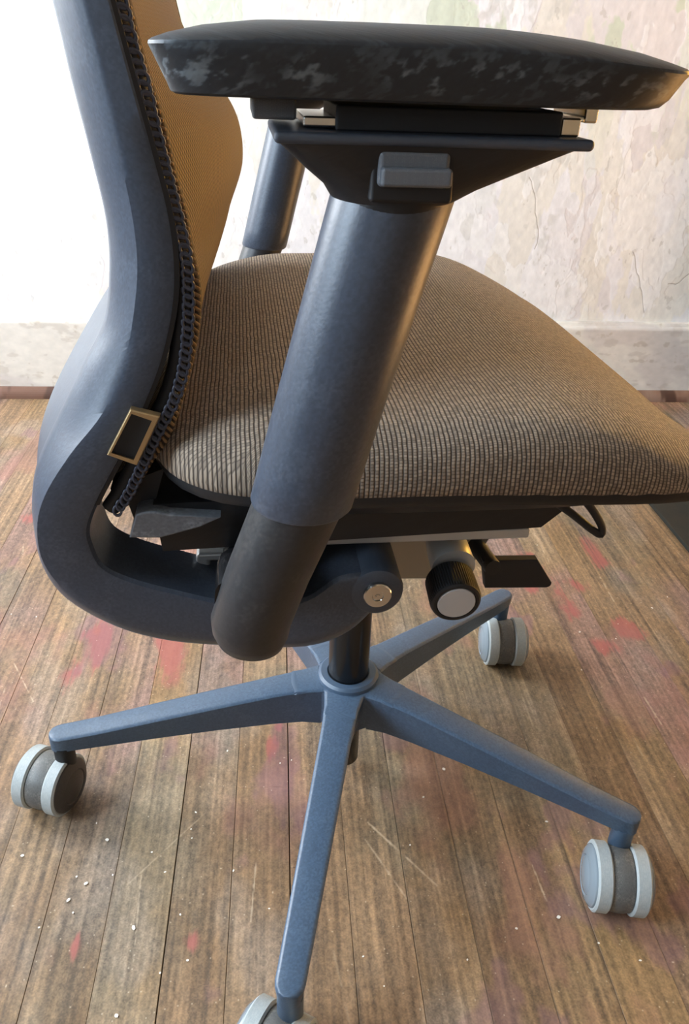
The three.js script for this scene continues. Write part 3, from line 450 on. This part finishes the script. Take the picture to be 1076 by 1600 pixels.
// --- mechanism under the seat
const mech = part('mechanism', chair);
{
  obj('housing', loft([[[-0.125, 0.43, -0.13], [0.1, 0.43, -0.13], [0.1, 0.43, 0.13], [-0.125, 0.43, 0.13]], [[-0.12, 0.36, -0.125], [-0.02, 0.345, -0.125], [0.07, 0.352, -0.125], [0.07, 0.352, 0.125], [-0.02, 0.345, 0.125], [-0.12, 0.36, 0.125]].filter((_, i) => i !== 1 && i !== 4)], { crease: 0.3 }), castM, mech);
  obj('column_socket', lathe([[0, 0.33], [0.03, 0.33], [0.034, 0.336], [0.034, 0.36], [0, 0.36]]), matteBlackM, mech);
  for (const s of [1, -1]) { obj('slide_rail', s > 0 ? rbox(-0.12, 0.0955, 0.4215, 0.4295, 0.158, 0.177, 0.0015) : rbox(-0.12, 0.0955, 0.4215, 0.4295, -0.177, -0.158, 0.0015), silverM, mech, 'silver slide rail'); }
  // knob with its silver neck and grey cap
  obj('knob_neck', along(lathe([[0, -0.01], [0.0125, -0.01], [0.0155, 0.02], [0.016, 0.04], [0, 0.04]]), [0.0, -0.15, 1], [0.046, 0.4, 0.13]), silverM, mech);
  const ridge = []; for (let j = 0; j < 8; j++) { const y = [-0.026, -0.026, -0.024, -0.004, -0.001, 0, 0, -0.001][j], r0 = [0.001, 0.0165, 0.0178, 0.0182, 0.0172, 0.0158, 0.0142, 0.0135][j], q = []; for (let i = 0; i < 180; i++) { const a = i / 180 * Math.PI * 2, r = r0 - (j === 2 || j === 3 ? (i % 3 === 0 ? 0.0006 : 0) : 0); q.push([r * Math.cos(a), y, r * Math.sin(a)]); } ridge.push(q); }
  const kp = [0.0417, 0.3847, 0.2], kd = [-0.02, -0.12, 1];
  obj('knob', along(loft(ridge, { crease: 0.5 }), kd, kp), matteBlackM, mech, 'black ribbed tension knob');
  obj('knob_cap', along(lathe([[0, -0.004], [0.0134, -0.004], [0.0134, -0.0003], [0.0128, 0.0004], [0.006, 0.0008], [0, 0.0009]]), kd, kp), capM, mech, 'light grey round knob cap');
  // flat paddle lever
  obj('lever_shaft', along(new THREE.CylinderGeometry(0.0065, 0.0065, 0.05, 20), [0.15, 0, 1], [0.076, 0.385, 0.135]), matteBlackM, mech);
  const sh = new THREE.Shape(); sh.moveTo(0.073, 0.3885); sh.lineTo(0.1146, 0.3872); sh.lineTo(0.1289, 0.3662); sh.quadraticCurveTo(0.1293, 0.3632, 0.126, 0.3627); sh.lineTo(0.078, 0.3647); const pg = new THREE.ExtrudeGeometry(sh, { depth: 0.006, bevelSize: 0.0008, bevelThickness: 0.0008, bevelSegments: 2 }); pg.translate(0, 0, 0.149);
  obj('lever_paddle', pg, matteBlackM, mech, 'black flat paddle lever');
}

// --- armrests
function armrest(s) {
  const arm = part('armrest', chair), Z = (z) => s * z, add = (n, g, m, l) => obj(n, s > 0 ? g : mirrorZ(g), m, arm, l);
  const axis = [[-0.0383, 0.6607], [-0.0562, 0.5924], [-0.0732, 0.524], [-0.0845, 0.4955], [-0.0956, 0.4669], [-0.0995, 0.452], [-0.1, 0.444]];
  const axAt = (y) => { for (let i = 0; i + 1 < axis.length; i++) if (y <= axis[i][1] && y >= axis[i + 1][1]) return lerp(axis[i + 1][0], axis[i][0], (y - axis[i + 1][1]) / (axis[i][1] - axis[i + 1][1])); return y > 0.6 ? axis[0][0] + (y - 0.6607) * 0.26 : -0.1; };
  const circ = (y, rx, rz, tilt = 0) => { const r = []; for (let i = 0; i < 56; i++) { const a = i / 56 * 2 * Math.PI; r.push([axAt(y) + rx * Math.cos(a), y + tilt * rx * Math.cos(a), 0.292 + rz * Math.sin(a)]); } return r; };
  add('arm_sleeve', loft([[0.522, 0.0205], [0.522, 0.0238], [0.5235, 0.0247], [0.54, 0.0247], [0.58, 0.0246], [0.62, 0.0246], [0.65, 0.0247], [0.664, 0.0247], [0.67, 0.024]].map(([y, r]) => circ(y, r, r * 0.97, -0.06)), { crease: 0.6 }), armM, 'dark grey round upper arm sleeve');
  add('arm_tube', loft([[0.4335, 0.006], [0.4345, 0.013], [0.438, 0.0178], [0.444, 0.0201], [0.452, 0.021], [0.48, 0.0213], [0.53, 0.0218]].map(([y, r]) => circ(y, r, r, -0.1)), { crease: 0.8 }), tubeM, 'black lower arm tube');
  const elbow = []; for (let k = 0; k <= 8; k++) { const t = k / 8, cy = 0.456 - 0.058 * sstep(0.05, 0.95, t), cz = lerp(0.292, 0.15, t), hy = lerp(0.021, 0.026, t), q = []; for (let i = 0; i < 40; i++) { const a = i / 40 * 2 * Math.PI, c = Math.cos(a), d = Math.sin(a), n = 5, r = (Math.abs(c) ** n + Math.abs(d) ** n) ** (-1 / n); q.push([-0.0995 + 0.0185 * c * r, cy + hy * d * r, cz]); } elbow.push(q); }
  add('arm_bracket', loft(elbow, { crease: 0.7 }), blackM, 'glossy black bracket bending under the seat');
  add('bracket_plate', rbox(-0.1365, -0.127, 0.381, 0.409, 0.138, 0.165, 0.003, 3), silverM, 'silver bracket plate');
  add('bracket_plate', rbox(-0.1355, -0.085, 0.404, 0.41, 0.138, 0.165, 0.002, 3), silverM, 'silver bracket plate');
  // flaring head: round below, long rectangle above
  const rrect = (y, x0, x1, hz, r) => { const o = []; for (let i = 0; i < 56; i++) { const a = i / 56 * 2 * Math.PI, c = Math.cos(a), q = Math.sin(a), n = r; const k = (Math.abs(c) ** n + Math.abs(q) ** n) ** (-1 / n); o.push([(x0 + x1) / 2 + (x1 - x0) / 2 * c * k, y, 0.29 + hz * q * k]); } return o; };
  add('arm_head', loft([circ(0.655, 0.0242, 0.0236), circ(0.6612, 0.0248, 0.0242), rrect(0.666, -0.066, -0.0055, 0.0262, 2.8), rrect(0.672, -0.0735, 0.0065, 0.0285, 4), rrect(0.679, -0.0815, 0.021, 0.0305, 6), rrect(0.6825, -0.0855, 0.0285, 0.0315, 8)], { crease: 0.45 }), panM, 'black flared arm head');
  add('head_rim', rbox(-0.0865, 0.03, 0.6822, 0.6862, 0.2585, 0.3225, 0.0018, 3), armM);
  add('button_recess', rbox(-0.0515, -0.0205, 0.663, 0.6825, 0.3, 0.3192, 0.0015), matteBlackM);  // black box stands in for the dark recess around the button
  add('arm_button', rbox(-0.0492, -0.0228, 0.6685, 0.681, 0.305, 0.3215, 0.002, 3), buttonM, 'grey square release button');
  add('button_lip', rbox(-0.0486, -0.0225, 0.6692, 0.6757, 0.318, 0.3255, 0.0014, 3), buttonM);
  // slide plates between head and pad
  add('slide_plate', rbox(-0.064, 0.02, 0.686, 0.6945, 0.265, 0.3125, 0.001), panM);
  add('slide_block', rbox(-0.0935, -0.0775, 0.6885, 0.696, 0.262, 0.305, 0.0012), greyShellM, 'brown-grey slide end block');
  add('slide_strip', rbox(-0.0755, -0.0635, 0.687, 0.6905, 0.268, 0.3115, 0.0008), steelM, 'bright steel slide strip');
  add('slide_strip', rbox(0.0202, 0.0275, 0.6862, 0.6925, 0.268, 0.3115, 0.0008), amberM, 'polished slide end');
  add('slide_block', rbox(0.0312, 0.0365, 0.6905, 0.6965, 0.27, 0.305, 0.001), amberM);
  // pad
  const x0 = -0.128, x1 = 0.066, hz = 0.043, N = 120;
  const pl = (sc, dx, y, crown = 0) => { const o = []; for (let i = 0; i < N; i++) { const a = i / N * 2 * Math.PI, c = Math.cos(a), q = Math.sin(a), n = c < 0 ? 6 : 4.4, k = (Math.abs(c) ** n + Math.abs(q) ** n) ** (-1 / n); const x = (x0 + x1) / 2 + dx + (x1 - x0) / 2 * sc * c * k, z = 0.29 + (hz - (1 - sc) * 0.05) * q * k; const tx = (x - x0) / (x1 - x0); o.push([x, y - 0.0035 * sstep(0.55, 1, tx) * crown - 0.0006 * sstep(0.25, 0, tx) * crown + 0.001 * crown * Math.sin(Math.PI * clamp(tx)), z]); } return o; };
  add('arm_pad', loft([pl(0.6, -0.002, 0.696), pl(0.9, -0.002, 0.6962), pl(0.925, -0.001, 0.697), pl(0.945, 0, 0.6995), pl(0.985, 0, 0.708, 0.6), pl(1.0, 0, 0.7112, 1), pl(0.998, 0, 0.7122, 1), pl(0.985, 0, 0.713, 1), pl(0.93, 0, 0.7147, 1.1), pl(0.82, 0, 0.7168, 1.1), pl(0.65, 0, 0.7183, 1.1), pl(0.4, 0, 0.7186, 1.1), pl(0.05, 0, 0.7184, 1.1)], { crease: 0.6 }), padM, 'scuffed black arm pad');
}
armrest(1); armrest(-1);

// ---------------------------------------------------------------- white paint chips lying on the floor
const chips = [[-0.263, -0.525], [-0.193, -0.491], [-0.206, -0.474], [-0.199, -0.461], [-0.098, -0.454], [-0.118, -0.5], [-0.142, -0.366], [-0.182, -0.54], [-0.197, -0.561], [-0.204, -0.499], [-0.169, -0.499], [-0.14, -0.443], [-0.134, -0.523], [-0.095, -0.538], [-0.065, -0.655], [0.01, -0.638], [-0.003, -0.634], [-0.094, -0.57], [-0.097, -0.549], [-0.087, -0.41], [-0.05, -0.498], [0.186, -0.617], [0.156, -0.579], [0.285, -0.541], [0.264, -0.433], [0.22, -0.424], [0.072, -0.405], [0.088, -0.378], [0.294, -0.406], [0.563, -0.913], [0.495, -0.876], [0.479, -0.843], [0.431, -0.859], [0.406, -0.779], [0.436, -1.092], [0.599, -0.94], [-0.388, -0.924], [-0.351, -0.917], [-0.526, -1.692], [0.132, -0.519], [0.167, -0.397], [-0.014, -0.456], [-0.11, -0.4], [-0.227, -0.448], [0.327, -0.388]];
const chipGeos = [0, 1, 2].map((k) => { const sh = new THREE.Shape(), n = 6; for (let i = 0; i < n; i++) { const a = i / n * 2 * Math.PI, r = 0.0016 * (0.65 + 0.6 * rnd()), x = r * Math.cos(a) * (1 + 0.3 * k), y = r * Math.sin(a); i ? sh.lineTo(x, y) : sh.moveTo(x, y); } const g = new THREE.ExtrudeGeometry(sh, { depth: 0.0007, bevelEnabled: false }); g.rotateX(-Math.PI / 2); return g; });
const big = new Set([0, 1, 2, 7, 11, 6, 24, 21]);
chips.forEach(([x, z], i) => {
  const m = obj('paint_chip', chipGeos[i % 3], flakeM); m.position.set(x, 0.0001, z); m.rotation.y = rnd() * 6.3; m.scale.setScalar(big.has(i) ? 0.95 + 0.2 * rnd() : 0.4 + 0.35 * rnd());
  m.userData = { label: 'tiny white paint chip lying on the worn floor boards', category: 'paint chip', group: 'white paint chips scattered on the floor' };
});

renderer.render(scene, camera);
